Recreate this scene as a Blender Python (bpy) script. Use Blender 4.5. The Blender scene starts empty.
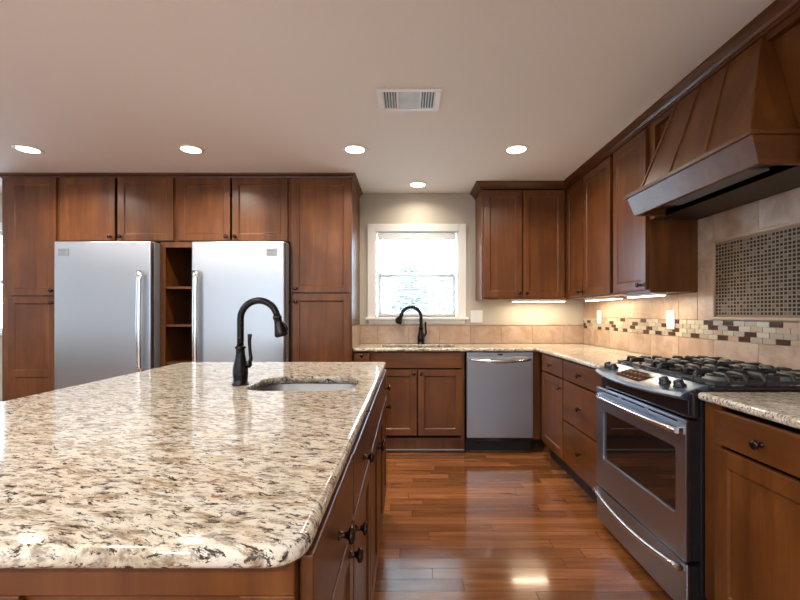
import bpy, bmesh, math, random
from mathutils import Vector, Matrix
random.seed(7)
PI = math.pi
S = bpy.context.scene
C = S.collection

# ------------------------------------------------------------------ camera, world, light
F = 420.0
cam = bpy.data.cameras.new('camera'); camo = bpy.data.objects.new('camera', cam); C.objects.link(camo)
camo.location = (0, 0, 1.21); camo.rotation_euler = (PI/2, 0, 0)
cam.sensor_fit = 'HORIZONTAL'; cam.sensor_width = 36; cam.lens = F/800*36
cam.shift_x = -8/800; cam.shift_y = 13/800; cam.clip_start = .05
S.camera = camo

YB, XR, HC = 4.14, 1.735, 2.39          # back wall, right wall, ceiling
XL, YR = -6.6, -3.4                     # left and rear walls of the room behind the camera

w = bpy.data.worlds.new('world'); S.world = w; w.use_nodes = True
bg = w.node_tree.nodes['Background']; bg.inputs[0].default_value = (.56, .76, 1, 1); bg.inputs[1].default_value = 16.0

def area(name, loc, rot, sx, sy, power, col=(1, 1, 1)):
    l = bpy.data.lights.new(name, 'AREA'); l.shape = 'RECTANGLE'; l.size = sx; l.size_y = sy
    l.energy = power; l.color = col
    o = bpy.data.objects.new(name, l); C.objects.link(o); o.location = loc; o.rotation_euler = rot
    return o
# daylight entering by the rear glass doors and the window of the left wall
area('daylight_rear', (-3.6, YR-.05, 1.25), (PI/2, 0, 0), 2.4, 1.9, 15, (.90, .95, 1))
area('daylight_rear', (-.2, YR-.05, 1.35), (PI/2, 0, 0), 2.0, 1.7, 11, (.90, .95, 1))
area('daylight_left', (XL-.05, 1.6, 1.45), (0, -PI/2, 0), 1.5, 2.6, 8, (.66, .82, 1))
# unseen lamps without fixtures, added behind the camera to brighten the room
for lx in (-4.2, -2.7, -1.2, -.1):
    for ly in (.9, -1.3):
        if (lx, ly) == (-.1, .9): continue
        area('added_room_lamp', (lx, ly, HC-.01), (0, 0, 0), .14, .14, 11 if ly > 0 else 25, (1, .94, .87))
S.view_settings.view_transform = 'Standard'; S.view_settings.look = 'None'
S.view_settings.exposure = 0.48; S.view_settings.gamma = 1; S.view_settings.use_curve_mapping = False

# ------------------------------------------------------------------ materials
def new_mat(name, col=(.8, .8, .8), rough=.5, metal=0, **kw):
    m = bpy.data.materials.new(name); m.use_nodes = True
    b = m.node_tree.nodes['Principled BSDF']
    b.inputs['Base Color'].default_value = (*col, 1); b.inputs['Roughness'].default_value = rough
    b.inputs['Metallic'].default_value = metal
    for k, v in kw.items(): b.inputs[k.replace('_', ' ')].default_value = v
    return m
class N:
    def __init__(s, m): s.t = m.node_tree; s.b = s.t.nodes['Principled BSDF']
    def n(s, typ, ins=None, **kw):
        x = s.t.nodes.new(typ)
        for k, v in kw.items(): setattr(x, k, v)
        for k, v in (ins or {}).items():
            if isinstance(v, bpy.types.NodeSocket): s.t.links.new(v, x.inputs[k])
            else: x.inputs[k].default_value = v
        return x
    def link(s, a, b): s.t.links.new(a, b)
    def obj(s, scale=(1, 1, 1), rot=(0, 0, 0), rnd=True):
        tc = s.n('ShaderNodeTexCoord')
        v = tc.outputs['Object']
        if rnd:
            oi = s.n('ShaderNodeObjectInfo')
            mu = s.n('ShaderNodeMath', {0: oi.outputs['Random'], 1: 37.0}, operation='MULTIPLY')
            v = s.n('ShaderNodeVectorMath', {0: v, 1: mu.outputs[0]}, operation='ADD').outputs[0]
        return s.n('ShaderNodeMapping', {'Vector': v, 'Rotation': rot, 'Scale': scale}).outputs[0]
    def noise(s, v, scale, detail=4, rough=.55, dist=0):
        return s.n('ShaderNodeTexNoise', {'Vector': v, 'Scale': scale, 'Detail': detail, 'Roughness': rough, 'Distortion': dist}).outputs[0]
    def ramp(s, f, stops):
        r = s.n('ShaderNodeValToRGB', {'Fac': f}); e = r.color_ramp.elements
        while len(e) < len(stops): e.new(.5)
        for el, (p, c) in zip(e, stops): el.position = p; el.color = (*c, 1) if len(c) == 3 else c
        return r.outputs[0]
    def mix(s, f, a, b, mode='MIX'):
        x = s.n('ShaderNodeMix', data_type='RGBA', blend_type=mode)
        for i, v in ((0, f), (6, a), (7, b)):
            if isinstance(v, bpy.types.NodeSocket): s.link(v, x.inputs[i])
            else: x.inputs[i].default_value = v if i == 0 else (*v, 1)
        return x.outputs[2]
    def bump(s, h, strength, dist=.002):
        x = s.n('ShaderNodeBump', {'Height': h, 'Strength': strength, 'Distance': dist}); s.link(x.outputs[0], s.b.inputs['Normal'])

def wood(name, dark, mid, light, scale=(9, 9, .8), rough=.38, coat=.16):
    m = new_mat(name, rough=rough, Coat_Weight=coat, Coat_Roughness=.22, Specular_IOR_Level=.35); k = N(m)
    v = k.obj(scale); n1 = k.noise(v, 1.3, 6, .6, .6)
    c = k.ramp(n1, [(.25, dark), (.5, mid), (.78, light)])
    v2 = k.obj((scale[0]*9, scale[1]*9, scale[2]*3)); n2 = k.noise(v2, 1.5, 3)
    c = k.mix(k.ramp(n2, [(.4, (.14,)*3), (.65, (0, 0, 0))]), c, tuple(x*.55 for x in dark))
    v3 = k.obj((1, 1, 1)); n3 = k.noise(v3, 3.5, 3)          # blotches of the stain
    c = k.mix(k.ramp(n3, [(.38, (.45,)*3), (.62, (0, 0, 0))]), c, dark)
    k.link(c, k.b.inputs['Base Color']); k.bump(n2, .06)
    return m
WD = (.070, .019, .0035); WM = (.150, .049, .0092); WL = (.23, .082, .018)
M = {}
M['wood'] = wood('stained_wood', WD, WM, WL)
M['wood_h'] = wood('stained_wood_across', WD, WM, WL, scale=(.8, 9, 9))
M['wood_x'] = wood('stained_wood_moulding', tuple(x*.8 for x in WD), tuple(x*.72 for x in WM), tuple(x*.72 for x in WL), scale=(1, 1, 9))
M['wood_dark'] = new_mat('dark_recess_wood', (.035, .018, .012), .5)
M['toe'] = new_mat('toe_kick_black', (.012, .011, .011), .5)
M['bronze'] = new_mat('oil_rubbed_bronze', (.022, .019, .020), .26, .8)
M['knob'] = new_mat('knob_bronze', (.05, .035, .03), .25, .9)
M['iron'] = new_mat('cast_iron', (.018, .018, .02), .38)
M['enamel'] = new_mat('black_enamel', (.012, .012, .014), .12)
M['glassblack'] = new_mat('black_glass', (.008, .007, .008), .04, Coat_Weight=.6)
M['chrome'] = new_mat('polished_steel', (.75, .76, .78), .16, 1)
M['white'] = new_mat('white_paint', (.78, .77, .73), .4)
M['plate'] = new_mat('white_plastic', (.82, .82, .80), .35)
M['grout'] = new_mat('grout', (.42, .32, .24), .8)
M['fridge_side'] = new_mat('grey_textured_side', (.22, .23, .25), .45, .3)

def steel(name, col, rough, vertical=True):
    m = new_mat(name, col, rough, 1, Anisotropic=.75); k = N(m)
    n = k.noise(k.obj((1, 1, 1), rnd=False), 3, 2)
    r = k.n('ShaderNodeMapRange', {0: n, 3: rough*.92, 4: rough*1.08}); k.link(r.outputs[0], k.b.inputs['Roughness'])
    return m
M['steel'] = steel('brushed_steel', (.48, .49, .51), .30)
M['steel_h'] = steel('brushed_steel_across', (.47, .49, .53), .34, False)
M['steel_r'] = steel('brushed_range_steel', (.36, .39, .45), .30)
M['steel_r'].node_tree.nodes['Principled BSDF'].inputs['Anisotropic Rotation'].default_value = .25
M['steel_p'] = steel('steel_panel_blue_reflection', (.30, .38, .48), .30, False)  # blue reflection of window daylight is tinted into this base colour
M['badge'] = new_mat('grey_badge', (.30, .31, .33), .35, .6)
M['sink'] = steel('satin_sink_steel', (.21, .21, .21), .42, False)

def granite():
    m = new_mat('granite', rough=.085); k = N(m)
    v = k.obj((1, 1, 1), (0, 0, math.radians(14)), rnd=False)
    wv = k.n('ShaderNodeTexNoise', {'Vector': v, 'Scale': 7.0, 'Detail': 3.0})
    wv = k.n('ShaderNodeVectorMath', {0: wv.outputs['Color'], 1: (.06, .06, .06)}, operation='MULTIPLY').outputs[0]
    v = k.n('ShaderNodeVectorMath', {0: v, 1: wv}, operation='ADD').outputs[0]
    def sc(x, y, z=1.0): return k.n('ShaderNodeMapping', {'Vector': v, 'Scale': (x, y, z)}).outputs[0]
    c = k.ramp(k.noise(sc(13, 32, 20), 1, 5, .65), [(.30, (.30, .235, .155)), (.40, (.52, .44, .325)), (.48, (.72, .655, .53)), (.74, (.70, .68, .63))])
    gold = k.ramp(k.noise(sc(15, 42, 24), 1.0, 5, .65), [(.57, (0, 0, 0)), (.70, (.7,)*3)])
    c = k.mix(gold, c, (.42, .24, .09))
    grey = k.ramp(k.noise(sc(30, 92, 55), 1.0, 7, .72), [(.50, (0, 0, 0)), (.60, (.8,)*3)])
    c = k.mix(grey, c, (.22, .165, .125))
    dark = k.ramp(k.noise(sc(38, 115, 65), 1.0, 7, .75, .3), [(.54, (0, 0, 0)), (.58, (.97,)*3)])
    c = k.mix(dark, c, (.036, .025, .019))
    rust = k.ramp(k.noise(sc(40, 55, 40), .8, 4, .6), [(.67, (0, 0, 0)), (.72, (.8,)*3)])
    c = k.mix(rust, c, (.26, .09, .03))
    k.link(c, k.b.inputs['Base Color'])
    return m
M['granite'] = granite()

def travertine():
    m = new_mat('travertine_tile', rough=.42); k = N(m)
    g = k.n('ShaderNodeNewGeometry')
    v = k.obj((1, 1, 1), rnd=False)
    off = k.n('ShaderNodeVectorMath', {0: v, 1: g.outputs['Random Per Island']}, operation='ADD').outputs[0]
    n = k.noise(off, 7, 6, .62, .8)
    c = k.ramp(n, [(.3, (.33, .215, .145)), (.5, (.45, .325, .235)), (.7, (.54, .42, .32))])
    c = k.mix(k.ramp(g.outputs['Random Per Island'], [(0, (0, 0, 0)), (1, (.35,)*3)]), c, (.40, .25, .165))
    c = k.mix(k.ramp(k.noise(off, 30, 4, .6), [(.6, (0, 0, 0)), (.7, (.35,)*3)]), c, (.28, .17, .11))
    k.link(c, k.b.inputs['Base Color']); k.bump(n, .08)
    return m
M['trav'] = travertine()
M['mos_dark'] = new_mat('dark_brown_glass_tile', (.06, .028, .018), .12)
M['mos_cream'] = new_mat('cream_tile', (.47, .42, .32), .25)
M['mos_tan'] = new_mat('tan_stone_tile', (.40, .27, .18), .4)
M['mos_sage'] = new_mat('grey_beige_tile', (.36, .31, .235), .25)
M['mesh_dark'] = new_mat('small_dark_tile', (.018, .011, .008), .6, Specular_IOR_Level=.2)
M['mesh_brown'] = new_mat('small_brown_tile', (.12, .065, .035), .45)
M['mesh_grout'] = new_mat('light_mosaic_grout', (.22, .16, .10), .7)

def paint(name, col, amp=.02, scale=60):
    m = new_mat(name, col, .75); k = N(m)
    n = k.noise(k.obj(rnd=False), scale, 3); k.bump(n, amp*4, .002)
    return m
M['wall'] = paint('greige_wall_paint', (.50, .455, .375))
M['ceiling'] = paint('ceiling_paint', (.80, .785, .765))

def floor_mat():
    m = new_mat('wood_floor', rough=.16, Coat_Weight=.5, Coat_Roughness=.07); k = N(m)
    v = k.obj(rnd=False)
    sp = k.n('ShaderNodeSeparateXYZ', {0: v})
    row = k.n('ShaderNodeMath', {0: k.n('ShaderNodeMath', {0: sp.outputs[1], 1: .083}, operation='DIVIDE').outputs[0]}, operation='FLOOR').outputs[0]
    wn = k.n('ShaderNodeTexWhiteNoise', {'W': row}, noise_dimensions='1D').outputs[0]
    xs = k.n('ShaderNodeMath', {0: wn, 1: 7.0, 2: sp.outputs[0]}, operation='MULTIPLY_ADD').outputs[0]
    bv = k.n('ShaderNodeCombineXYZ', {0: xs, 1: sp.outputs[1], 2: 0.0}).outputs[0]
    br = k.n('ShaderNodeTexBrick', {'Vector': bv, 'Color1': (0, 0, 0, 1), 'Color2': (1, 1, 1, 1), 'Mortar': (.5, .5, .5, 1), 'Scale': 1.0,
              'Mortar Size': .0012, 'Mortar Smooth': .1, 'Brick Width': .92, 'Row Height': .083, 'Bias': 0.0}, offset=.0, offset_frequency=1, squash=1.0, squash_frequency=1)
    off = k.n('ShaderNodeVectorMath', {0: br.outputs['Color'], 1: (23, 17, 5)}, operation='MULTIPLY').outputs[0]
    vv = k.n('ShaderNodeVectorMath', {0: v, 1: off}, operation='ADD').outputs[0]
    vm = k.n('ShaderNodeMapping', {'Vector': vv, 'Scale': (1.6, 16, 8)}).outputs[0]
    n = k.noise(vm, 1.0, 7, .62, 1.0)
    c = k.ramp(n, [(.25, (.14, .048, .015)), (.5, (.25, .092, .029)), (.75, (.38, .160, .056))])
    tone = k.ramp(br.outputs['Color'], [(0, (.62, .60, .60)), (.5, (.95, .93, .92)), (1, (1.3, 1.3, 1.35))])
    c = k.mix(1.0, c, tone, 'MULTIPLY')
    kn = k.ramp(k.noise(k.n('ShaderNodeMapping', {'Vector': vv, 'Scale': (5, 12, 1)}).outputs[0], 1, 3), [(.70, (0, 0, 0)), (.76, (.7,)*3)])
    c = k.mix(kn, c, (.03, .010, .005))
    c = k.mix(br.outputs['Fac'], c, (.02, .008, .004))
    k.link(c, k.b.inputs['Base Color'])
    h = k.n('ShaderNodeMath', {0: n, 1: br.outputs['Fac']}, operation='SUBTRACT').outputs[0]
    low = k.noise(v, 3.0, 2)
    h2 = k.n('ShaderNodeMath', {0: h, 1: low}, operation='ADD').outputs[0]
    k.bump(h2, .16, .003)
    r = k.n('ShaderNodeMapRange', {0: n, 3: .20, 4: .12}); k.link(r.outputs[0], k.b.inputs['Roughness'])
    return m
M['floor'] = floor_mat()
def emis(name, col, s):
    m = new_mat(name, col, .5); b = m.node_tree.nodes['Principled BSDF']
    b.inputs['Emission Color'].default_value = (*col, 1); b.inputs['Emission Strength'].default_value = s
    return m
M['lamp'] = emis('lit_lamp', (1, .90, .74), 9)
M['bar'] = emis('lit_strip', (1, .86, .66), 9)
M['clock'] = emis('red_display_digits', (.09, .025, .018), .03)
def glass():
    m = bpy.data.materials.new('window_glass'); m.use_nodes = True; t = m.node_tree
    for n in list(t.nodes):
        if n.type == 'BSDF_PRINCIPLED': t.nodes.remove(n)
    out = [n for n in t.nodes if n.type == 'OUTPUT_MATERIAL'][0]
    tr = t.nodes.new('ShaderNodeBsdfTransparent'); tr.inputs[0].default_value = (.96, .98, .98, 1)
    gl = t.nodes.new('ShaderNodeBsdfGlossy'); gl.inputs['Roughness'].default_value = .02
    mx = t.nodes.new('ShaderNodeMixShader'); mx.inputs[0].default_value = .05
    t.links.new(tr.outputs[0], mx.inputs[1]); t.links.new(gl.outputs[0], mx.inputs[2]); t.links.new(mx.outputs[0], out.inputs[0])
    return m
M['glass'] = glass()
M['lightblock'] = new_mat('light_block_grey', (.13, .125, .12), .8)
M['grass'] = paint('pale_yard_ground', (.50, .50, .46))
def leaf():
    m = new_mat('foliage', (.07, .10, .09), .6); k = N(m)
    k.link(k.ramp(k.noise(k.obj(), 3, 3), [(.35, (.08, .09, .08)), (.65, (.15, .155, .14))]), k.b.inputs['Base Color']); return m
M['leaf'] = leaf(); M['bark'] = new_mat('bark', (.10, .09, .085), .9)

# ------------------------------------------------------------------ mesh helpers
def box(bm, x0, x1, y0, y1, z0, z1, mi=0):
    vs = [bm.verts.new(p) for p in ((x0, y0, z0), (x1, y0, z0), (x1, y1, z0), (x0, y1, z0), (x0, y0, z1), (x1, y0, z1), (x1, y1, z1), (x0, y1, z1))]
    for f in ((0, 3, 2, 1), (4, 5, 6, 7), (0, 1, 5, 4), (1, 2, 6, 5), (2, 3, 7, 6), (3, 0, 4, 7)):
        fc = bm.faces.new([vs[i] for i in f]); fc.material_index = mi
def rings(bm, rs, close=True, cap=True, mi=0, smooth=True):
    """loft a list of rings (lists of points)"""
    vv = [[bm.verts.new(p) for p in r] for r in rs]
    n = len(rs[0])
    for a, b in zip(vv, vv[1:]):
        for i in range(n if close else n-1):
            f = bm.faces.new((a[i], a[(i+1) % n], b[(i+1) % n], b[i])); f.material_index = mi; f.smooth = smooth
    if cap:
        for r in (list(reversed(vv[0])), vv[-1]):
            f = bm.faces.new(r); f.material_index = mi
    return vv
def lathe(bm, prof, axis='z', o=(0, 0, 0), n=24, mi=0):
    o = Vector(o); rs = []
    for r, h in prof:
        ring = []
        for i in range(n):
            a = 2*PI*i/n; c, s = r*math.cos(a), r*math.sin(a)
            p = {'z': (c, s, h), 'y': (c, -h, s), 'x': (h, c, s)}[axis]
            ring.append(o+Vector(p))
        rs.append(ring)
    rings(bm, rs, mi=mi)
def tube(bm, pts, rad, n=16, mi=0, flat=1.0):
    pts = [Vector(p) for p in pts]
    if not isinstance(rad, (list, tuple)): rad = [rad]*len(pts)
    up = None; rs = []
    for i, p in enumerate(pts):
        t = (pts[min(i+1, len(pts)-1)]-pts[max(i-1, 0)]).normalized()
        if up is None:
            up = Vector((0, 0, 1)) if abs(t.z) < .9 else Vector((0, 1, 0))
        u = (up-t*up.dot(t)).normalized(); v = t.cross(u); up = u
        rs.append([p+u*rad[i]*math.cos(2*PI*j/n)*flat+v*rad[i]*math.sin(2*PI*j/n) for j in range(n)])
    rings(bm, rs, mi=mi)
def arc(cx, cz, r, a0, a1, n, y=0):
    return [(cx+r*math.cos(math.radians(a0+(a1-a0)*i/n)), y, cz+r*math.sin(math.radians(a0+(a1-a0)*i/n))) for i in range(n+1)]
def extrude_profile(bm, prof, p0, p1, ndir, mi=0):
    """prof: (out, z) points swept from p0 to p1; out goes along ndir; z added"""
    nd = Vector(ndir)
    rs = [[Vector(p)+nd*a+Vector((0, 0, b)) for a, b in prof] for p in (p0, p1)]
    rings(bm, rs, mi=mi, smooth=False)
def obj(name, bm, mats, parent=None, bevel=0, seg=2, smooth_angle=True):
    bmesh.ops.recalc_face_normals(bm, faces=bm.faces)
    me = bpy.data.meshes.new(name); bm.to_mesh(me); bm.free()
    for m in (mats if isinstance(mats, (list, tuple)) else [mats]): me.materials.append(M[m] if isinstance(m, str) else m)
    o = bpy.data.objects.new(name, me); C.objects.link(o)
    if parent: o.parent = parent
    if bevel:
        b = o.modifiers.new('bevel', 'BEVEL'); b.width = bevel; b.segments = seg; b.limit_method = 'ANGLE'; b.angle_limit = math.radians(40)
    return o
def tag(o, label, cat, group=None, kind=None):
    o['label'] = label; o['category'] = cat
    if group: o['group'] = group
    if kind: o['kind'] = kind
    return o
def thing(name, label, cat, loc=(0, 0, 0), rz=0, group=None):
    o = bpy.data.objects.new(name, None); C.objects.link(o); o.location = loc; o.rotation_euler = (0, 0, rz); o.empty_display_size = .1
    return tag(o, label, cat, group)
def struct(name, bm, m, bevel=0, parent=None, label=None):
    o = obj(name, bm, m, parent, bevel)
    if not parent: o['kind'] = 'structure'
    if label: o['label'] = label
    return o
def nb(): return bmesh.new()
def bx(name, parent, mat, *b, bevel=0):
    bm = nb(); box(bm, *b); return obj(name, bm, mat, parent, bevel)

# ------------------------------------------------------------------ room shell
bm = nb(); box(bm, XL-.1, XR+.1, YR-.1, YB+.1, -.1, 0); struct('floor', bm, 'floor')
bm = nb(); box(bm, XL-.1, XR+.1, YR-.1, YB+.1, HC, HC+.1); struct('ceiling', bm, 'ceiling')
bm = nb(); box(bm, XR, XR+.12, YR, YB+.12, 0, HC); struct('wall_right', bm, 'wall')
def wall_with_holes(bm, a0, a1, holes, put):
    """put(u0,u1,z0,z1) adds a block; holes=(u0,u1,z0,z1)"""
    u = a0
    for (h0, h1, z0, z1) in sorted(holes):
        put(u, h0, 0, HC)
        if z0 > 0: put(h0, h1, 0, z0)
        put(h0, h1, z1, HC); u = h1
    put(u, a1, 0, HC)
WX0, WX1, WZ0, WZ1 = -.315, .485, 1.175, 2.01       # rough opening of the sink window
bm = nb(); wall_with_holes(bm, XL, XR, [(WX0, WX1, WZ0, WZ1), (-5.15, -3.94, 1.02, 2.02)], lambda a, b, c, d: box(bm, a, b, YB, YB+.12, c, d))
struct('wall_back', bm, 'wall')
bm = nb(); wall_with_holes(bm, XL, XR, [(-4.8, -2.4, .3, 2.2), (-1.2, .8, .5, 2.2)], lambda a, b, c, d: box(bm, a, b, YR-.12, YR, c, d))
struct('wall_rear', bm, 'wall')
bm = nb(); wall_with_holes(bm, YR, YB, [(.3, 2.9, .7, 2.2)], lambda a, b, c, d: box(bm, XL-.12, XL, a, b, c, d))
struct('wall_left', bm, 'wall')

bm = nb(); box(bm, XL, XL+.03, YR+.05, .2, 0, .62); struct('dark_reflection_board', bm, 'wood_dark')  # unseen dark board, added to darken the left refrigerator's lower reflection
# unseen walls added outside the rear and left windows to block sky light
bm = nb(); box(bm, XL-3, XR+2, YR-2.2, YR-2.0, -.5, 3.4); box(bm, XL-2.2, XL-2.0, YR-2, YB, -.5, 3.4); struct('wall_light_block', bm, 'lightblock')
# sink window
win = bpy.data.objects.new('window_1', None); C.objects.link(win); win.location = (0, YB, 0); win['kind'] = 'structure'
win['label'] = 'white double hung window over the sink at the back wall'
bm = nb()      # casing, world x/z, local y
cw = .075
box(bm, -.397, -.397+cw, -.02, 0, 1.165, 2.085); box(bm, .572-cw, .572, -.02, 0, 1.165, 2.085); box(bm, -.397+cw, .572-cw, -.021, 0, 2.085-cw, 2.085)
box(bm, -.335, -.313, -.008, .11, 1.175, 2.012); box(bm, .483, .505, -.008, .11, 1.175, 2.012); box(bm, -.335, .505, -.006, .11, 2.0, 2.012)
obj('window_casing', bm, 'white', win, .004)
bm = nb(); box(bm, -.415, .59, -.055, .11, 1.145, 1.17); obj('window_sill', bm, 'white', win, .005)
bm = nb(); box(bm, -.385, .56, -.022, 0, 1.105, 1.145); obj('window_apron', bm, 'white', win, .004)
def sash(y, z0, z1):
    bm = nb(); a, b, s = WX0+.012, WX1-.012, .038
    box(bm, a, a+s, y, y+.03, z0, z1); box(bm, b-s, b, y, y+.03, z0, z1); box(bm, a+s, b-s, y, y+.03, z0, z0+s+.004); box(bm, a+s, b-s, y, y+.03, z1-s, z1)
    o = obj('window_sash', bm, 'white', win, .003)
    bm = nb(); box(bm, a+s, b-s, y+.012, y+.016, z0+s, z1-s); obj('window_pane', bm, 'glass', o)
sash(.045, 1.175, 1.60); sash(.078, 1.565, 1.998)
# blind hanging in the window
bl = thing('window_blind', 'white horizontal slat blind hanging inside the sink window', 'blind', (0, YB, 0))
bm = nb(); box(bm, WX0+.012, WX1-.012, -.002, .038, 1.94, 1.992); obj('headrail', bm, 'white', bl, .006)
bm = nb(); z = 1.225
while z < 1.93:
    box(bm, WX0+.014, WX1-.014, .002, .038, z, z+.003); z += .0225
obj('slat', bm, 'white', bl)['kind'] = 'stuff'
bm = nb(); box(bm, WX0+.014, WX1-.014, .004, .036, 1.188, 1.205); obj('bottom_rail', bm, 'white', bl, .003)
for x in (WX0+.11, WX1-.11):
    bm = nb(); box(bm, x-.001, x+.001, .000, .0015, 1.19, 1.95); obj('cord', bm, 'white', bl)

# window at the far left edge, beyond the pantry
w2 = bpy.data.objects.new('window_2', None); C.objects.link(w2); w2.location = (-4.545, YB, 0); w2['kind'] = 'structure'
bm = nb(); box(bm, -.69, -.6, -.02, 0, .95, 2.1); box(bm, .6, .66, -.02, 0, .95, 2.1); box(bm, -.6, .6, -.02, 0, 2.02, 2.1); box(bm, -.72, .69, -.05, .1, .99, 1.02)
obj('window_casing', bm, 'white', w2, .004)
bm = nb()
for x0, x1, z0, z1 in ((-.6, -.56, 1.02, 2.02), (.56, .605, 1.02, 2.02), (-.56, .56, 1.02, 1.06), (-.56, .56, 1.98, 2.02), (-.56, .56, 1.5, 1.54)): box(bm, x0, x1, .05, .08, z0, z1)
o = obj('window_sash', bm, 'white', w2, .003)
bm = nb(); box(bm, -.56, .56, .06, .064, 1.06, 1.98); obj('window_pane', bm, 'glass', o)

# ------------------------------------------------------------------ outside
bm = nb(); box(bm, -30, 30, YB+.3, 60, -.7, -.5); struct('ground', bm, 'grass', label='pale yard ground outside the window')
def tree(x, y, h, r, label, n=700):
    t = thing('tree', label, 'tree', (x, y, -.5), 0, 'trees outside the window')
    bm = nb(); tube(bm, [(0, 0, 0), (.05, 0, h*.5), (0, .05, h)], [.09, .06, .015], 8)
    for i in range(9):
        a = i*2.4; z = h*(.25+.07*i); L = r*(1-.05*i)
        tube(bm, [(0, 0, z), (math.cos(a)*L*.5, math.sin(a)*L*.5, z+.15), (math.cos(a)*L, math.sin(a)*L, z+.2)], [.03, .02, .006], 6)
    obj('trunk', bm, 'bark', t)
    bm = nb()
    for i in range(n):
        a = random.random()*2*PI; zz = random.uniform(.22, 1); rr = r*(1.05-zz*.6)*random.uniform(.3, 1)
        c = Vector((math.cos(a)*rr, math.sin(a)*rr, zz*h)); s = random.uniform(.05, .14)
        u = Vector((random.gauss(0, 1), random.gauss(0, 1), random.gauss(0, .5))).normalized(); v = u.orthogonal().normalized()
        bm.faces.new([bm.verts.new(c+u*s*1.6), bm.verts.new(c+v*s*.6), bm.verts.new(c-u*s*1.6), bm.verts.new(c-v*s*.6)])
    obj('foliage', bm, 'leaf', t)['kind'] = 'stuff'
tree(.1, 13.5, 3.3, 1.0, 'small bare-leaved tree seen through the middle of the sink window')
tree(2.0, 18, 5.6, 1.6, 'taller tree seen at the upper right of the sink window', 900)

# ------------------------------------------------------------------ cabinets
def knob_mesh():
    bm = nb()
    lathe(bm, [(.009, 0), (.0095, .002), (.006, .004), (.0055, .013), (.008, .018), (.0155, .021), (.0165, .025), (.0145, .029), (.008, .0315), (.001, .032)], 'y', n=20)
    bmesh.ops.recalc_face_normals(bm, faces=bm.faces)
    me = bpy.data.meshes.new('knob'); bm.to_mesh(me); bm.free(); me.materials.append(M['knob']); return me
KNOB = knob_mesh()
def knob(parent, x, z, y=-.02):
    o = bpy.data.objects.new('knob', KNOB); C.objects.link(o); o.parent = parent; o.location = (x, y, z); return o
def shaker(bm, x0, x1, z0, z1, y0=-.021, y1=-.001, st=.056, rec=.008, rails=()):
    """frame and recessed panel facing -y"""
    zs = [z0]+[r for r in rails]+[z1]
    box(bm, x0, x0+st, y0, y1, z0, z1); box(bm, x1-st, x1, y0, y1, z0, z1)
    box(bm, x0+st, x1-st, y0, y1, z0, z0+st); box(bm, x0+st, x1-st, y0, y1, z1-st, z1)
    for r in rails: box(bm, x0+st, x1-st, y0, y1, r-st/2, r+st/2)
    edges = [z0+st]+sum([[r-st/2, r+st/2] for r in rails], [])+[z1-st]
    for a, b in zip(edges[::2], edges[1::2]):
        xa, xb = x0+st, x1-st; d = .007
        o = [(xa, y0+.001, a), (xb, y0+.001, a), (xb, y0+.001, b), (xa, y0+.001, b)]
        i = [(xa+d, y0+rec, a+d), (xb-d, y0+rec, a+d), (xb-d, y0+rec, b-d), (xa+d, y0+rec, b-d)]
        ov = [bm.verts.new(p) for p in o]; iv = [bm.verts.new(p) for p in i]
        for k in range(4): bm.faces.new((ov[k], ov[(k+1) % 4], iv[(k+1) % 4], iv[k]))
        bm.faces.new(iv)
def door(cab, x0, x1, z0, z1, kx=None, kz=None, rails=(), st=.056, mat='wood'):
    bm = nb(); shaker(bm, x0, x1, z0, z1, st=st, rails=rails); d = obj('door', bm, mat, cab, .0022)
    if kx is not None: knob(d, kx, kz, -.021)
    return d
def drawer(cab, x0, x1, z0, z1, kn=True, kz=None, name='drawer'):
    bm = nb(); box(bm, x0, x1, -.021, -.001, z0, z1); d = obj(name, bm, 'wood_h', cab, .003)
    if kn: knob(d, (x0+x1)/2, kz or (z0+z1)/2, -.021)
    return d
def cabinet(name, label, x, y, rz, w_, d, z0, z1, group=None, cat='cabinet', toe=None, flush=False, toe_in=.06, fill=()):
    t = thing(name, label, cat, (x, y, 0), rz, group)
    bm = nb(); T = .018; top_ = z1 > ZB+.1
    box(bm, 0, T, 0, d, z0, z1); box(bm, w_-T, w_, 0, d, z0, z1); box(bm, T, w_-T, d-.01, d, z0, z1); box(bm, T, w_-T, 0, d-.01, z0, z0+T)
    if top_: box(bm, T, w_-T, 0, d-.01, z1-T, z1)
    for a, b in fill: box(bm, a, b, 0, .018, z0+T, z1-(T if top_ else 0))
    obj('body', bm, 'wood', t, .001)
    if toe: bx('toe_kick', t, 'wood' if flush else 'toe', .001, w_-.001, 0.004 if flush else toe_in, d-.02, 0, z0)
    return t

# --- wall of tall cabinets (front frame at y = 3.56)
ZB = .879
YP = 3.56; DP = YB-YP-.002; ZT = 2.362
tall = 'cabinets of the tall refrigerator wall'
t = cabinet('pantry_cabinet', 'tall wooden pantry cabinet left of the left refrigerator', -3.44, YP, 0, .478, DP, .1, ZT, tall, toe=True, fill=[(.018, .075)])
bx('mid_rail', t, 'wood', .075, .460, 0, .018, 1.32, 1.38); door(t, .066, .470, 1.358, 2.35, .445, 1.40); door(t, .066, .470, .13, 1.346, .445, 1.295, rails=(.70,))
t = cabinet('pantry_cabinet', 'tall wooden pantry cabinet between the right refrigerator and the sink window', -.995, YP, 0, .515, DP, .1, ZT, tall, toe=True, fill=[(.018, .03), (.49, .497)])
bx('mid_rail', t, 'wood', .030, .490, 0, .018, 1.35, 1.40); door(t, .022, .506, 1.383, 2.35, .05, 1.415); door(t, .022, .506, .13, 1.369, .05, 1.306, rails=(.70,))
bm = nb(); box(bm, .515, .519, .0, DP, .1, ZT); obj('side_panel', bm, 'wood', t)
t = cabinet('wall_cabinet', 'two-door wooden cabinet above the left refrigerator', -2.961, YP, 0, .995, DP, 1.814, ZT, tall)
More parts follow.
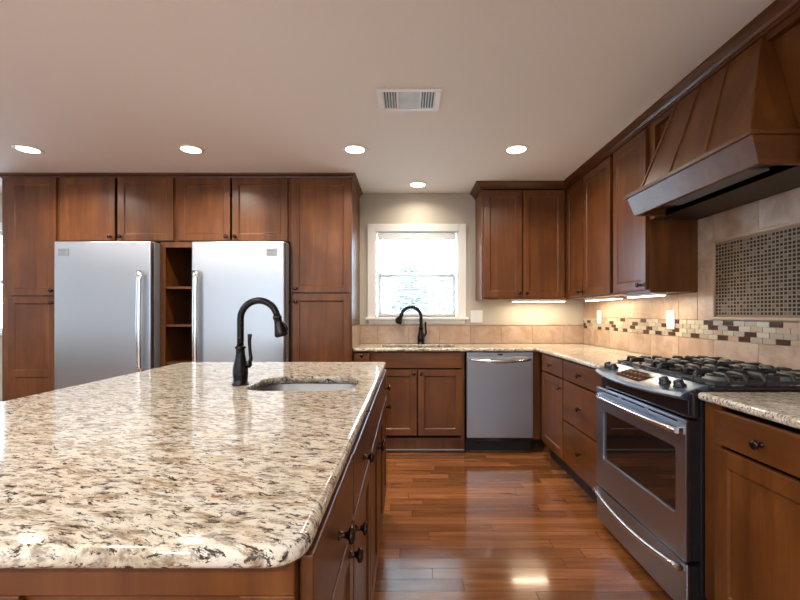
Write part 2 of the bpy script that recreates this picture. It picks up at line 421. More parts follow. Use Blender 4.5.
door(t, .029, .489, 1.820, 2.35, .458, 1.852); door(t, .512, .981, 1.820, 2.35, .542, 1.852)
t = cabinet('wall_cabinet', 'two-door wooden cabinet above the right refrigerator', -1.965, YP, 0, .969, DP, 1.814, ZT, tall)
door(t, .027, .465, 1.820, 2.35, .437, 1.852); door(t, .482, .950, 1.820, 2.35, .510, 1.852)
# open shelf niche between the refrigerators
t = thing('shelf_unit', 'narrow open wooden shelf niche between the two refrigerators', 'shelf', (-2.095, YP, 0), 0, tall)
bm = nb(); W = .33
box(bm, 0, .02, 0, DP, 0, 1.813); box(bm, W-.02, W, 0, DP, 0, 1.813); box(bm, .02, W-.02, DP-.02, DP, 0, 1.813); box(bm, .02, W-.02, .0, DP-.02, 0, .1)
obj('body', bm, 'wood', t, .0015)
bx('face_frame', t, 'wood', 0, .042, -.006, 0, 0, 1.812, bevel=.001)
bx('top_rail', t, 'wood', .042, W, -.006, .012, 1.765, 1.812, bevel=.001)
for z in (.45, .79, 1.112, 1.435): bx('shelf', t, 'wood_h', .021, W-.021, .012, DP-.021, z-.019, z, bevel=.001)

# crown mouldings
CP = [(0.0003, -.012), (0.0003, .0275), (.045, .0275), (.042, .018), (.030, .012), (.014, .004), (.010, -.010)]
CPB = [(0.0003, -.034), (0.0003, .0275), (.055, .0275), (.055, .018), (.044, .010), (.026, -.006), (.018, -.018), (.012, -.02), (.012, -.032)]
def crown(name, label, segs, prof):
    bm = nb()
    for path, side in segs:
        # path of 2D points; mitred: offset to the right-hand side
        for i in range(len(path)-1):
            pass
        rs = []
        for i, p in enumerate(path):
            d0 = (Vector(path[i])-Vector(path[i-1])).normalized() if i else None
            d1 = (Vector(path[i+1])-Vector(path[i])).normalized() if i < len(path)-1 else None
            n0 = Vector((d0.y, -d0.x)) if d0 else None; n1 = Vector((d1.y, -d1.x)) if d1 else None
            if n0 is None: m = n1
            elif n1 is None: m = n0
            else: m = (n0+n1); m = m/m.dot(n0)
            rs.append([(p[0]+m.x*a*side, p[1]+m.y*a*side, ZT+b) for a, b in prof])
        rings(bm, rs, smooth=False)
    return tag(obj(name, bm, 'wood_x'), label, 'moulding')
crown('crown_moulding', 'slim dark wood moulding along the top of the tall refrigerator wall cabinets', [([(-3.44, YB-.002), (-3.44, YP), (-.476, YP), (-.476, YB-.002)], 1)], [(a*.72, b) for a, b in CP])

# --- back base run (frame front y = 3.54)
YF = 3.635; DB = YB-YF-.002; ZB = .879
base = 'base cabinets of the back and right counters'
t = cabinet('base_cabinet', 'narrow wooden base cabinet between the tall pantry and the sink cabinet', -.474, YF, 0, .150, DB, .1, ZB, base, toe=True)
drawer(t, .008, .142, .735, .865, kz=.845); door(t, .008, .142, .14, .72, st=.035)
t = cabinet('sink_cabinet', 'wooden sink base cabinet below the window with two doors and a flush plinth', -.323, YF, 0, .812, DB, .11, ZB, base, toe=True, flush=True, fill=[(.018, .03), (.78, .794)])
drawer(t, .018, .792, .735, .870, False, name='false_front')
door(t, .018, .399, .155, .722, .372, .69); door(t, .409, .792, .155, .722, .436, .69)
bx('plinth_moulding', t, 'fridge_side', .0, .812, -.012, .004, .022, .032, bevel=.003)
# dishwasher
t = thing('dishwasher', 'stainless steel dishwasher under the counter right of the sink cabinet', 'dishwasher', (.497, YF-.015, 0))
bx('body', t, 'enamel', .004, .577, .008, .49, .10, .874)
bx('toe_kick', t, 'toe', .004, .577, .075, .5, 0, .10)
bm = nb(); box(bm, .006, .575, -.03, .006, .140, .838); obj('door', bm, 'steel_h', t, .006, 3)
bm = nb(); box(bm, .006, .575, -.03, .006, .841, .870); cp = obj('control_strip', bm, 'steel_h', t, .004)
bm = nb(); box(bm, .27, .312, -.0312, -.0295, .848, .862); obj('display', bm, 'glassblack', cp)
bm = nb(); pts = []
for i in range(17):
    u = i/16; x = .03+.52*u; pts.append((x, -.034-.032*math.sin(PI*u)**.6, .812-.012*math.sin(PI*u)))
tube(bm, pts, [.010+.006*math.sin(PI*i/16) for i in range(17)], 12)
obj('handle', bm, 'chrome', t)
bx('filler_panel', thing('end_panel', 'light brown wooden filler panel between dishwasher and corner drawers', 'panel', (1.079, YF, 0)), 'wood', 0, .059, -.014, .49, .12, ZB, bevel=.002)

# --- right base run (frame x = 1.14)
XF = 1.14; DR = XR-XF-.002
t = cabinet('base_cabinet', 'corner wooden base cabinet with one small drawer over one door', XF, 3.545, -PI/2, .505, DR, .12, ZB, base, toe=True, fill=[(.018, .022)])
drawer(t, .027, .498, .737, .868); door(t, .027, .498, .15, .722, .47, .66)
t = cabinet('drawer_cabinet', 'three-drawer wooden base cabinet left of the range', XF, 3.038, -PI/2, .633, DR, .12, ZB, base, toe=True)
drawer(t, .01, .613, .737, .868); drawer(t, .01, .613, .447, .724); drawer(t, .01, .613, .15, .434)
t = cabinet('base_cabinet', 'wooden base cabinet right of the range with a drawer over a shaker door', XF, 1.612, -PI/2, .52, DR, .12, ZB, base, toe=True, fill=[(.018, .085), (.482, .502)])
drawer(t, .078, .488, .737, .86, kz=.793); door(t, .078, .488, .15, .724, st=.06)

# --- upper cabinets
ZU = 1.335; YU = 3.80; XU = 1.44
up = 'upper wall cabinets'
t = cabinet('wall_cabinet', 'two-door wooden upper cabinet on the back wall right of the window', .665, YU, 0, 1.068, YB-YU-.002, ZU, ZT, up, fill=[(.74, 1.05)])
door(t, .018, .364, 1.35, 2.315, .335, 1.385); door(t, .374, .745, 1.35, 2.315, .402, 1.385)
DU = XR-XU-.002
t = cabinet('wall_cabinet', 'narrow dark-looking upper cabinet in the corner on the right wall', XU, 3.778, -PI/2, .365, DU, ZU, ZT, up)
door(t, .012, .355, 1.35, 2.315, .325, 1.38)
t = cabinet('wall_cabinet', 'middle of the three upper cabinets on the right wall left of the hood', XU, 3.412, -PI/2, .482, DU, ZU, ZT, up)
door(t, .008, .455, 1.35, 2.315, .03, 1.38)
t = cabinet('wall_cabinet', 'upper cabinet on the right wall directly left of the range hood', XU, 2.929, -PI/2, .428, DU, ZU, ZT, up)
door(t, .020, .418, 1.35, 2.315, .372, 1.38)
crown('crown_moulding', 'stepped dark wood crown moulding along the upper cabinets and range hood', [([(.665, YB-.002), (.665, YU-.0), (XU, YU), (XU, 1.30)], 1)], CPB)

# under-cabinet light bars
def lightbar(label, x, y, rz, L):
    t = thing('light_bar', label, 'light', (x, y, ZU-.001), rz, 'lit bars under the upper cabinets')
    bx('housing', t, 'white', 0, L, 0, .07, -.016, 0, bevel=.002)
    bx('diffuser', t, 'bar', .01, L-.01, .008, .062, -.020, -.016)
    l = bpy.data.lights.new('bar_light', 'AREA'); l.shape = 'RECTANGLE'; l.size = L-.02; l.size_y = .05; l.energy = 1.9*L/.5; l.color = (1, .80, .56)
    o = bpy.data.objects.new('bar_light', l); C.objects.link(o); o.parent = t; o.location = (L/2, .035, -.024)
lightbar('lit bar under the back wall upper cabinet', .98, 3.93, 0, .5)
lightbar('lit bar under the corner of the right upper cabinets', 1.56, 3.72, -PI/2, .55)
lightbar('lit bar under the upper cabinet next to the hood', 1.50, 2.90, -PI/2, .36)

# ------------------------------------------------------------------ countertops
def inset_poly(pts, radii, ins, n=6):
    """counter-clockwise axis-aligned-ish polygon, rounded corners, inset"""
    out = []; N_ = len(pts)
    for i in range(N_):
        p = Vector(pts[i]); a = (p-Vector(pts[i-1])).normalized(); b = (Vector(pts[(i+1) % N_])-p).normalized()
        na, nb_ = Vector((-a.y, a.x)), Vector((-b.y, b.x))      # inward normals for ccw
        q = p+(na+nb_)/(1+na.dot(nb_))*ins
        conv = a.x*b.y-a.y*b.x > 0
        r = radii[i]-ins if conv else radii[i]+ins
        r = max(r, .0005)
        cen = q+(-a+b)*r if conv else q+(-a+b)*r
        s0 = q-a*r; s1 = q+b*r
        v0 = s0-cen; 
        ang0 = math.atan2(v0.y, v0.x); v1 = s1-cen; ang1 = math.atan2(v1.y, v1.x)
        d = (ang1-ang0+PI) % (2*PI)-PI
        for k in range(n+1):
            t = ang0+d*k/n; out.append((cen.x+r*math.cos(t), cen.y+r*math.sin(t)))
    return out
def slab(name, pts, radii, z0, z1, hole=None, mat='granite', e=.0135):
    bm = nb(); H = z1-z0
    prof = []
    for k in range(6): a = PI/2*k/5; prof.append((e*(1-math.sin(a)), z1-e*(1-math.cos(a))))
    for k in range(6): a = PI/2*k/5; prof.append((e*(1-math.cos(a)), z0+e*(1-math.sin(a))))
    rs = [[(x, y, z) for x, y in inset_poly(pts, radii, ins)] for ins, z in prof]
    vv = rings(bm, rs, cap=False)
    loops_t, loops_b = [vv[0]], [vv[-1]]
    if hole:
        hp, hr = hole
        hp_ = [[(x, y, z) for x, y in inset_poly(hp, hr, ins)] for ins, z in ((-.003, z1), (-.0008, z1-.001), (0, z1-.004), (0, z0))]
        hv = rings(bm, hp_, cap=False); loops_t.append(hv[0]); loops_b.append(hv[-1])
    for loops in (loops_t, loops_b):
        es = set()
        for lp in loops:
            for i in range(len(lp)):
                es.add(bm.edges.get((lp[i], lp[(i+1) % len(lp)])))
        bmesh.ops.triangle_fill(bm, use_beauty=True, edges=list(es))
    bmesh.ops.remove_doubles(bm, verts=bm.verts, dist=.00005)
    return obj(name, bm, mat)
def rect(x0, x1, y0, y1): return [(x0, y0), (x1, y0), (x1, y1), (x0, y1)]
IX0, IX1, IY0, IY1 = -1.385, -.133, .533, 2.59
ISX = (-.655, -.215, 1.62, 1.98)
top = slab('island_worktop', rect(IX0, IX1, IY0, IY1), [.05, .05, .03, .06], .88, .91, (rect(*ISX), [.10]*4))
tag(top, 'large speckled granite island worktop in the foreground', 'worktop')
BSX = (-.235, .42, 3.68, 4.00)
L = slab('countertop', [(-.473, 3.595), (1.10, 3.595), (1.10, 2.402), (XR-.002, 2.402), (XR-.002, YB-.002), (-.473, YB-.002)], [.004, .02, .02, .003, .003, .003], .88, .91, (rect(*BSX), [.08]*4))
tag(L, 'L-shaped granite countertop under the window running to the range', 'worktop')
Nn = slab('countertop', rect(1.10, XR-.002, 1.085, 1.607), [.02, .003, .003, .02], .88, .91)
tag(Nn, 'granite countertop right of the range at the right edge', 'worktop')

def sink(label, X0, X1, Y0, Y1, r, d=.19):
    t = thing('sink', label, 'sink', ((X0+X1)/2, (Y0+Y1)/2, .879-d))
    cx, cy = (X0+X1)/2, (Y0+Y1)/2
    P = rect(X0-cx-.004, X1-cx+.004, Y0-cy-.004, Y1-cy+.004)
    bm = nb()
    prof = [(-.02, d), (0, d), (.003, d-.004), (.006, .04), (.012, .016), (.03, .004), (.06, .001)]
    rs = [[(x, y, z) for x, y in inset_poly(P, [r]*4, i)] for i, z in prof]
    vv = rings(bm, rs, cap=False); bm.faces.new(vv[-1])
    o = obj('basin', bm, 'sink', t); s = o.modifiers.new('solid', 'SOLIDIFY'); s.thickness = .0012
    bm = nb(); lathe(bm, [(.001, .006), (.03, .005), (.042, .004), (.045, .0015), (.045, .001)], 'z', (0, 0, .002)); obj('drain', bm, 'chrome', t)
sink('stainless undermount prep sink in the island worktop', *ISX, .10)
sink('stainless undermount sink below the window', *BSX, .08, .2)

# ------------------------------------------------------------------ faucets
def faucet(label, loc, rz, k=1.0, spread=.086, pitch=14, H=.27, hs=1):
    t = thing('faucet', label, 'faucet', loc, rz)
    bm = nb(); lathe(bm, [(.031*k, 0), (.032*k, .004), (.029*k, .008), (.0255*k, .012), (.027*k, .03), (.0285*k, .05), (.027*k, .075), (.021*k, .105), (.0165*k, .13), (.0165*k, .15), (.0205*k, .153), (.0205*k, .158), (.016*k, .161), (.0145*k, .165)], n=28)
    obj('body', bm, 'bronze', t)
    pts = [(0, 0, .155), (0, 0, .20), (0, 0, H)]+arc(spread, H, spread, 180, pitch, 16)[1:]
    bm = nb(); tube(bm, pts, .0128*k, 18); obj('spout', bm, 'bronze', t)
    e = Vector(pts[-1]); d = (Vector(pts[-1])-Vector(pts[-2])).normalized()
    q = [(0, .0145), (.012, .016), (.014, .0135), (.03, .015), (.05, .019), (.068, .0225), (.078, .0235), (.080, .019), (.083, .018)]
    bm = nb(); tube(bm, [e+d*(a-.004)*k for a, _ in q], [b*k*1.1 for _, b in q], 20); sh = obj('spray_head', bm, 'bronze', t)
    s = e+d*.045*k; u = Vector((-d.z, 0, d.x))*-1
    if u.x < 0: u = -u
    bm = nb(); tube(bm, [s-d*.02*k+u*.014*k, s-d*.006*k+u*.022*k, s+d*.012*k+u*.024*k, s+d*.022*k+u*.020*k], [.004*k, .0065*k, .0065*k, .004*k], 10); obj('spray_button', bm, 'bronze', sh)
    bm = nb(); lathe(bm, [(.012*k, .012), (.0125*k, .03), (.014*k, .036), (.0125*k, .041), (.006*k, .047), (.001, .048)], 'x', (0, 0, .085), 16)
    if hs < 0: bmesh.ops.rotate(bm, verts=bm.verts, cent=(0, 0, 0), matrix=Matrix.Rotation(PI, 3, 'Z'))
    obj('valve', bm, 'bronze', t)
    bm = nb(); tube(bm, [(hs*.034*k, 0, .085), (hs*.040*k, 0, .11), (hs*.036*k, 0, .145), (hs*.034*k, 0, .185), (hs*.036*k, 0, .212)], [.0075*k, .007*k, .006*k, .0065*k, .0085*k], 12)
    obj('handle', bm, 'bronze', t)
    return t
faucet('tall dark bronze gooseneck faucet standing on the island beside the prep sink', (-.70, 1.755, .91), 0, 1.1, .077, 8, .275)
faucet('dark bronze gooseneck faucet at the back sink in front of the window', (.125, 4.05, .91), PI, 1.25, .095, 16, .262, hs=-1)

# ------------------------------------------------------------------ island base
XI = -.152
t = thing('island_cabinet', 'wooden kitchen island base below the large granite top', 'cabinet', (XI, .575, 0), PI/2)
# local x -> +Y, local y -> -X
LI = IY1-.03-.575; WI = 1.12
bm = nb(); box(bm, 0, LI, 0, .02, .1, .879); box(bm, 0, LI, WI-.02, WI, .1, .879); box(bm, 0, .02, .02, WI-.02, .1, .879); box(bm, LI-.02, LI, .02, WI-.02, .1, .879); box(bm, .02, LI-.02, .02, WI-.02, .1, .12)
obj('body', bm, 'wood', t, .001)
bx('toe_kick', t, 'toe', .05, LI-.05, .06, WI-.05, 0, .1)
units = [(.018, .435, .415-.0), (.455, .875, None), (.895, 1.62, 'pair'), (1.645, LI-.012, None)]
drawer(t, .008, .43, .722, .874, kz=.79); door(t, .008, .43, .13, .708, .36, .672)
drawer(t, .445, .882, .722, .868, kz=.785); door(t, .445, .882, .13, .708, .475, .672)
drawer(t, .90, 1.63, .722, .868, False, name='false_front'); door(t, .90, 1.262, .13, .708, 1.232, .63); door(t, 1.268, 1.63, .13, .708, 1.298, .63)
drawer(t, 1.645, LI-.01, .722, .868, kz=.785); door(t, 1.645, LI-.01, .13, .708, LI-.06, .65)
# near end panelling, facing the camera: built in the same local frame (facing local -x)
def endpanel(bm):
    xs = -.012
    ys = [-.0, .043]
    box(bm, xs, 0, 0, WI, .83, .879); box(bm, xs, 0, 0, WI, .1, .20)
    edges = [0.0, .06, .40, .46, .80, .86, WI-.06, WI]
    for a, b in ((0.0, .075), (.37, .43), (.74, .80), (WI-.06, WI)): box(bm, xs, 0, a, b, .20, .83)
bm = nb(); endpanel(bm); obj('end_panel', bm, 'wood', t, .002)

# ------------------------------------------------------------------ backsplash
def tiles(bm, axis, u0, u1, z0, z1, size, base_, out, phase, zphase, g=.003, th=.008):
    us = [u0]; u = phase
    while u < u1:
        if u > u0+.01: us.append(u)
        u += size
    us.append(u1)
    zs = [z0]; z = zphase
    while z < z1-.01:
        if z > z0+.01: zs.append(z)
        z += size
    zs.append(z1)
    for a, b in zip(us, us[1:]):
        for c, d in zip(zs, zs[1:]):
            if axis == 'x': box(bm, a+g/2, b-g/2, base_-th, base_, c+g/2, d-g/2)
            else: box(bm, base_-th, base_, a+g/2, b-g/2, c+g/2, d-g/2)
t = thing('tile_backsplash', 'low tan stone tile backsplash on the back wall under the window', 'backsplash', (0, 0, .911))
o = bx('grout_bed', t, 'grout', -.472, XR-.002, YB-.006, YB-.001, 0, .185)
bm = nb(); tiles(bm, 'x', -.472, XR-.012, 0.0, .172, .305, YB-.005, 0, -.30, .5); obj('tile', bm, 'trav', t, .0015)
bm = nb(); tiles(bm, 'x', -.472, XR-.012, .174, .190, .305, YB-.005, 0, -.15, .5, th=.012); obj('tile_cap', bm, 'trav', t, .003)
bm = nb(); box(bm, -.474, -.464, 3.56, YB-.014, 0, .185); obj('side_tile', bm, 'trav', t, .0015)

t = thing('tile_backsplash', 'tall tan stone tile backsplash with mosaic band on the right wall', 'backsplash', (0, 0, .911))
Z = lambda z: z-.911
bm = nb(); box(bm, XR-.006, XR-.001, .45, YB-.02, 0, Z(1.333)); box(bm, XR-.006, XR-.001, 1.0, 2.498, Z(1.333), Z(1.764)); obj('grout_bed', bm, 'grout', t)
bm = nb(); X_ = XR-.005
tiles(bm, 'y', .45, YB-.015, 0.0, Z(1.059), .305, X_, 0, .54, -.4)
tiles(bm, 'y', 2.50, YB-.015, Z(1.169), Z(1.333), .305, X_, 0, .54, Z(1.169)-.305)
tiles(bm, 'y', 2.372, 2.498, Z(1.169), Z(1.763), .305, X_, 0, .54, Z(1.169)-.305)
tiles(bm, 'y', 1.0, 1.592, Z(1.169), Z(1.763), .305, X_, 0, .54, Z(1.169)-.305)
tiles(bm, 'y', 1.592, 2.372, Z(1.618), Z(1.763), .305, X_, 0, .54, Z(1.169)-.305)
obj('tile', bm, 'trav', t, .0012)
bm = nb(); rng = random.Random(5)
for r in range(4):
    y = .45+(.0 if r % 2 else -.036); z = Z(1.061)+r*.0268
    last = 0
    while y < YB-.02:
        a, b = max(y, .451), min(y+.0725, YB-.016)
        if b-a > .01: box(bm, XR-.012, X_, a+.001, b-.001, z+.001, z+.0258, (last := rng.choice([1, 1, 2, 2, 3] if last == 0 else [0, 0, 1, 1, 2, 2, 3])))
        y += .074
obj('mosaic_band', bm, ['mos_dark', 'mos_cream', 'mos_sage', 'mos_tan'], t)
# inset panel of small tiles behind the range
bm = nb(); y0, y1, z0, z1 = 1.592, 2.372, 1.172, 1.618
for a, b, c, d in ((y0, y1, z0, z0+.016), (y0, y1, z1-.016, z1), (y0, y0+.016, z0+.016, z1-.016), (y1-.016, y1, z0+.016, z1-.016)):
    box(bm, XR-.020, XR-.004, a, b, Z(c), Z(d))
pf = obj('mosaic_frame', bm, 'mos_tan', t, .004)
bm = nb(); box(bm, XR-.010, XR-.0055, y0+.016, y1-.016, Z(z0+.016), Z(z1-.016)); 
py = .0213; pz = .0188; ny = int((y1-y0-.034)/py); nz = int((z1-z0-.034)/pz)
sy = (y1-y0-ny*py)/2; sz = (z1-z0-nz*pz)/2
for i in range(ny):
    for j in range(nz):
        a = y0+sy+i*py; c = Z(z0+sz)+j*pz
        box(bm, XR-.0108, XR-.010, a+.0038, a+py-.0038, c+.0034, c+pz-.0034, 1 if rng.random() < .78 else 2)
obj('mosaic_inset', bm, ['mesh_grout', 'mesh_dark', 'mesh_brown'], t)

# outlets
def outlet(label, cat, x, y, z, rz, w_, h=.118, kind='outlet'):
    t = thing('switch_plate' if kind == 'switch' else 'outlet_plate', label, cat, (x, y, z), rz)
    bx('plate', t, 'plate', -w_/2, w_/2, -.006, 0, -h/2, h/2, bevel=.002)
    if kind == 'switch':
        for s in (-.023, .023): bx('rocker', t, 'plate', s-.016, s+.016, -.009, -.006, -.033, .033, bevel=.002)
    else:
        for s in (-.022, .022):
            b = bx('socket', t, 'plate', -.016, .016, -.008, -.006, s-.014, s+.014, bevel=.002)
            bm = nb(); box(bm, -.007, -.005, -.0085, -.0078, s-.004, s+.006); box(bm, .005, .007, -.0085, -.0078, s-.004, s+.006); obj('slot', bm, 'enamel', b)
outlet('white double switch plate on the wall right of the sink window', 'switch', .675, YB-.001, 1.175, 0, .118, .12, 'switch')
outlet('white outlet plate in the mosaic band near the room corner', 'outlet', XR-.0125, 3.78, 1.175, -PI/2, .075)
outlet('white outlet plate in the mosaic band near the range', 'outlet', XR-.0125, 2.75, 1.165, -PI/2, .078, .12)

# ------------------------------------------------------------------ refrigerators
def fridge(label, x0, w_, hinge):
    yf = 3.42
    t = thing('refrigerator', label, 'refrigerator', (x0, yf, 0), 0, 'pair of stainless refrigerators')
    bx('body', t, 'fridge_side', .004, w_-.004, .062, .70, .02, 1.80, bevel=.004)
    d = bx('door', t, 'steel', 0, w_, 0, .055, .10, 1.795, bevel=.009)
    bx('base_grille', t, 'enamel', .01, w_-.01, .03, .06, .0, .095)
    hx = w_-.062 if hinge == 'L' else .055
    bm = nb(); pts = [(hx, -.052, .72), (hx, -.056, 1.0), (hx, -.056, 1.3), (hx, -.052, 1.55)]
    n = 14; pts = [(hx, -.050-.012*math.sin(PI*i/n), .72+.83*i/n) for i in range(n+1)]
    tube(bm, pts, .0215, 14, flat=.5)
    h = obj('handle', bm, 'chrome', d)
    for z in (.74, 1.53): bx('handle_mount', h, 'chrome', hx-.012, hx+.012, -.045, .0, z-.02, z+.02, bevel=.003)
    bxx = .035 if hinge == 'L' else w_-.145
    b = bx('badge', d, 'badge', bxx, bxx+.085, -.0035, .0, 1.675, 1.735, bevel=.001)
    bm = nb()
    for k_, (z, hh) in enumerate(((1.712, .012), (1.692, .006))): box(bm, bxx+.006, bxx+.062, -.0042, -.003, z, z+hh)
    obj('badge_print', bm, 'fridge_side', b)
    return t
fridge('left stainless refrigerator with its handle on the right side', -2.883, .786, 'L')
fridge('right stainless refrigerator with its handle on the left side', -1.762, .755, 'R')

# ------------------------------------------------------------------ range
RY0, RY1 = 1.618, 2.388     # near, far
t = thing('range', 'stainless steel gas range with oven between the right counters', 'range', (0, 0, 0))
bx('body', t, 'enamel', 1.128, 1.70, RY0, RY1, .03, .912, bevel=.002)
bx('base', t, 'toe', 1.15, 1.66, RY0+.02, RY1-.02, 0, .03)
# oven door with window opening
def framed(bm, x0, x1, ya, yb, za, zb, oy0, oy1, oz0, oz1):
    box(bm, x0, x1, ya, oy0, za, zb); box(bm, x0, x1, oy1, yb, za, zb); box(bm, x0, x1, oy0, oy1, za, oz0); box(bm, x0, x1, oy0, oy1, oz1, zb)
bm = nb(); 
# outer plate as ring with rounded opening
def ring_plate(bm, outer, orad, inner, irad, x0, x1):
    fo = inset_poly(outer, orad, 0); fi = inset_poly(inner, irad, 0)
    lo = []
    for x in (x0, x1):
        vo = [bm.verts.new((x, a, b)) for a, b in fo]; vi = [bm.verts.new((x, a, b)) for a, b in fi]
        n = len(vo)
        for i in range(n): bm.faces.new((vo[i], vo[(i+1) % n], vi[(i+1) % n], vi[i]))
        lo.append((vo, vi))
    for k in (0, 1):
        a, b = lo[0][k], lo[1][k]; n = len(a)
        for i in range(n): bm.faces.new((a[i], a[(i+1) % n], b[(i+1) % n], b[i]))
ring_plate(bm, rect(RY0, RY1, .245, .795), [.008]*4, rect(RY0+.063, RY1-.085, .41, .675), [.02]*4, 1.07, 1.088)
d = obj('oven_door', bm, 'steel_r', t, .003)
bx('door_liner', d, 'enamel', 1.088, 1.127, RY0+.004, RY1-.004, .25, .79)
bx('oven_window', d, 'glassblack', 1.080, 1.087, RY0+.05, RY1-.06, .395, .69)
bm = nb(); n = 16
pts = [(1.050-.014*math.sin(PI*i/n)**.5, RY0+.02+(RY1-RY0-.075)*i/n, .752) for i in range(n+1)]
tube(bm, pts, [.016]*(n+1), 14, flat=.8)
for i in (0, n): 
    box(bm, 1.048, 1.07, pts[i][1]-.012, pts[i][1]+.012, .74, .764)
obj('handle', bm, 'chrome', d)
bm = nb(); 
for i in range(3):
    a = RY0+.05+i*.235; box(bm, 1.0690, 1.0705, a, a+.20, .779, .785)
obj('vent_slot', bm, 'enamel', d)
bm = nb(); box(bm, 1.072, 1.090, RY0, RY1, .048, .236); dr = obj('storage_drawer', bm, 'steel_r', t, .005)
bm = nb(); pts = [(1.056-.022*math.sin(PI*i/n)**.5, RY0+.02+(RY1-RY0-.04)*i/n, .218-.022*math.sin(PI*i/n)) for i in range(n+1)]
tube(bm, pts, [.011]*(n+1), 12)
for i in (0, n): box(bm, 1.045, 1.072, pts[i][1]-.01, pts[i][1]+.01, .209, .228)
obj('handle', bm, 'chrome', dr)
bx('drawer_box', dr, 'enamel', 1.090, 1.127, RY0+.004, RY1-.004, .055, .23)
# control panel: sloping curved fascia
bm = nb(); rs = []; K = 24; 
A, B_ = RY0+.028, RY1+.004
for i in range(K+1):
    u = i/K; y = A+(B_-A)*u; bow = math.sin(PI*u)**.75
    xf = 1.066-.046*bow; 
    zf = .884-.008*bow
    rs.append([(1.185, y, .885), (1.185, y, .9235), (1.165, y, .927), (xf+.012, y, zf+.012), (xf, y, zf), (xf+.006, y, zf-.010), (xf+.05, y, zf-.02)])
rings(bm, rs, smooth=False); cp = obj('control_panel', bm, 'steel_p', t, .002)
def panel_pt(y, s, h=0):
    """point on sloping panel; s 0 (front) .. 1 (rear)"""
    u = (y-A)/(B_-A); bow = math.sin(PI*u)**.75; xf = 1.078-.046*bow; zf = .896-.008*bow
    d = Vector((1.165-xf, 0, .927-zf)); n_ = Vector((-d.z, 0, d.x)).normalized()
    return Vector((xf, y, zf))+d*s+n_*h
bm = nb()
pp = [panel_pt(y, s, .0015) for y, s in ((2.165, .16), (2.165, .84), (1.925, .84), (1.925, .16))]
pp2 = [panel_pt(y, s, -.003) for y, s in ((2.165, .16), (2.165, .84), (1.925, .84), (1.925, .16))]
rings(bm, [pp2, pp], smooth=False); dp = obj('display', bm, 'glassblack', cp)
bm = nb()
for i in range(6):
    for s in (.32, .62):
        y = 2.145-i*.036; q = [panel_pt(a, b, h) for h in (.0012, .0022) for a, b in ((y, s), (y, s+.07), (y-.016, s+.07), (y-.016, s))]
        rings(bm, [q[:4], q[4:]], smooth=False)
obj('display_digit', bm, 'clock', dp)
for y in (2.335, 2.262, 1.812, 1.722):
    c = panel_pt(y, .52); nrm = (panel_pt(y, .52, 1)-c).normalized()
    bm = nb(); q = [(0, .024), (.004, .025), (.008, .020), (.022, .018), (.026, .016), (.0265, .001)]
    tube(bm, [c+nrm*a for a, _ in q], [b for _, b in q], 20)
    kb = obj('knob', bm, 'enamel', cp)
    bm = nb(); tube(bm, [c+nrm*.022+Vector((-.014, .006, -.004)), c+nrm*.032, c+nrm*.022+Vector((.014, -.006, .004))], [.003, .004, .003], 8); obj('knob_grip', bm, 'chrome', kb)
for a, b in ((RY0-.002, RY0+.027), (RY1-.03, RY1+.006)): bx('side_cheek', t, 'enamel', 1.092 if a < 2 else 1.10, 1.127, a, b, .80, .905 if a < 2 else .86, bevel=.012)
bx('front_recess', t, 'enamel', 1.10, 1.128, RY0+.03, RY1-.03, .798, .882)
# cooktop
bm = nb(); box(bm, 1.175, 1.715, RY0-.012, RY1+.012, .913, .925); box(bm, 1.185, 1.705, RY0, RY1, .925, .928)
ct = obj('cooktop', bm, 'enamel', t, .004)
burn = [(1.31, RY0+.16, .042), (1.57, RY0+.16, .036), (1.31, RY1-.16, .05), (1.57, RY1-.16, .036), (1.44, (RY0+RY1)/2, .045)]
for x, y, r in burn:
    bm = nb(); lathe(bm, [(r*1.35, 0), (r*1.3, .006), (r*1.05, .008), (r*1.05, .016), (r, .017)], o=(x, y, .928)); b = obj('burner', bm, 'fridge_side', ct)
    bm = nb(); lathe(bm, [(r*.95, .017), (r*.95, .023), (r*.8, .026), (.001, .026)], o=(x, y, .928)); obj('burner_cap', bm, 'iron', b)
def bar(bm, p, q, w_=.011, h=.011):
    p, q = Vector(p), Vector(q); d = (q-p).normalized(); s = Vector((-d.y, d.x, 0)).normalized()*w_/2
    rs = [[v+s+Vector((0, 0, -h)), v+s*.75, v-s*.75, v-s+Vector((0, 0, -h))] for v in (p, q)]
    rings(bm, rs, smooth=False)
def finger(bm, p, q, z=.966, rise=0):
    """arched bar: foot at p curving up then running to q"""
    p, q = Vector(p), Vector(q); d = (q-p)
    pts = [Vector((p.x, p.y, .93)), Vector((p.x, p.y, .93))+d*.03+Vector((0, 0, .018)), p.lerp(q, .10)+Vector((0, 0, 0)), p.lerp(q, .2), q]
    pts[2].z = z-.004; pts[3].z = z; pts[4].z = z
    tube(bm, pts, [.009, .009, .009, .0085, .007], 8)
Wg = (RY1-RY0-.02)/3
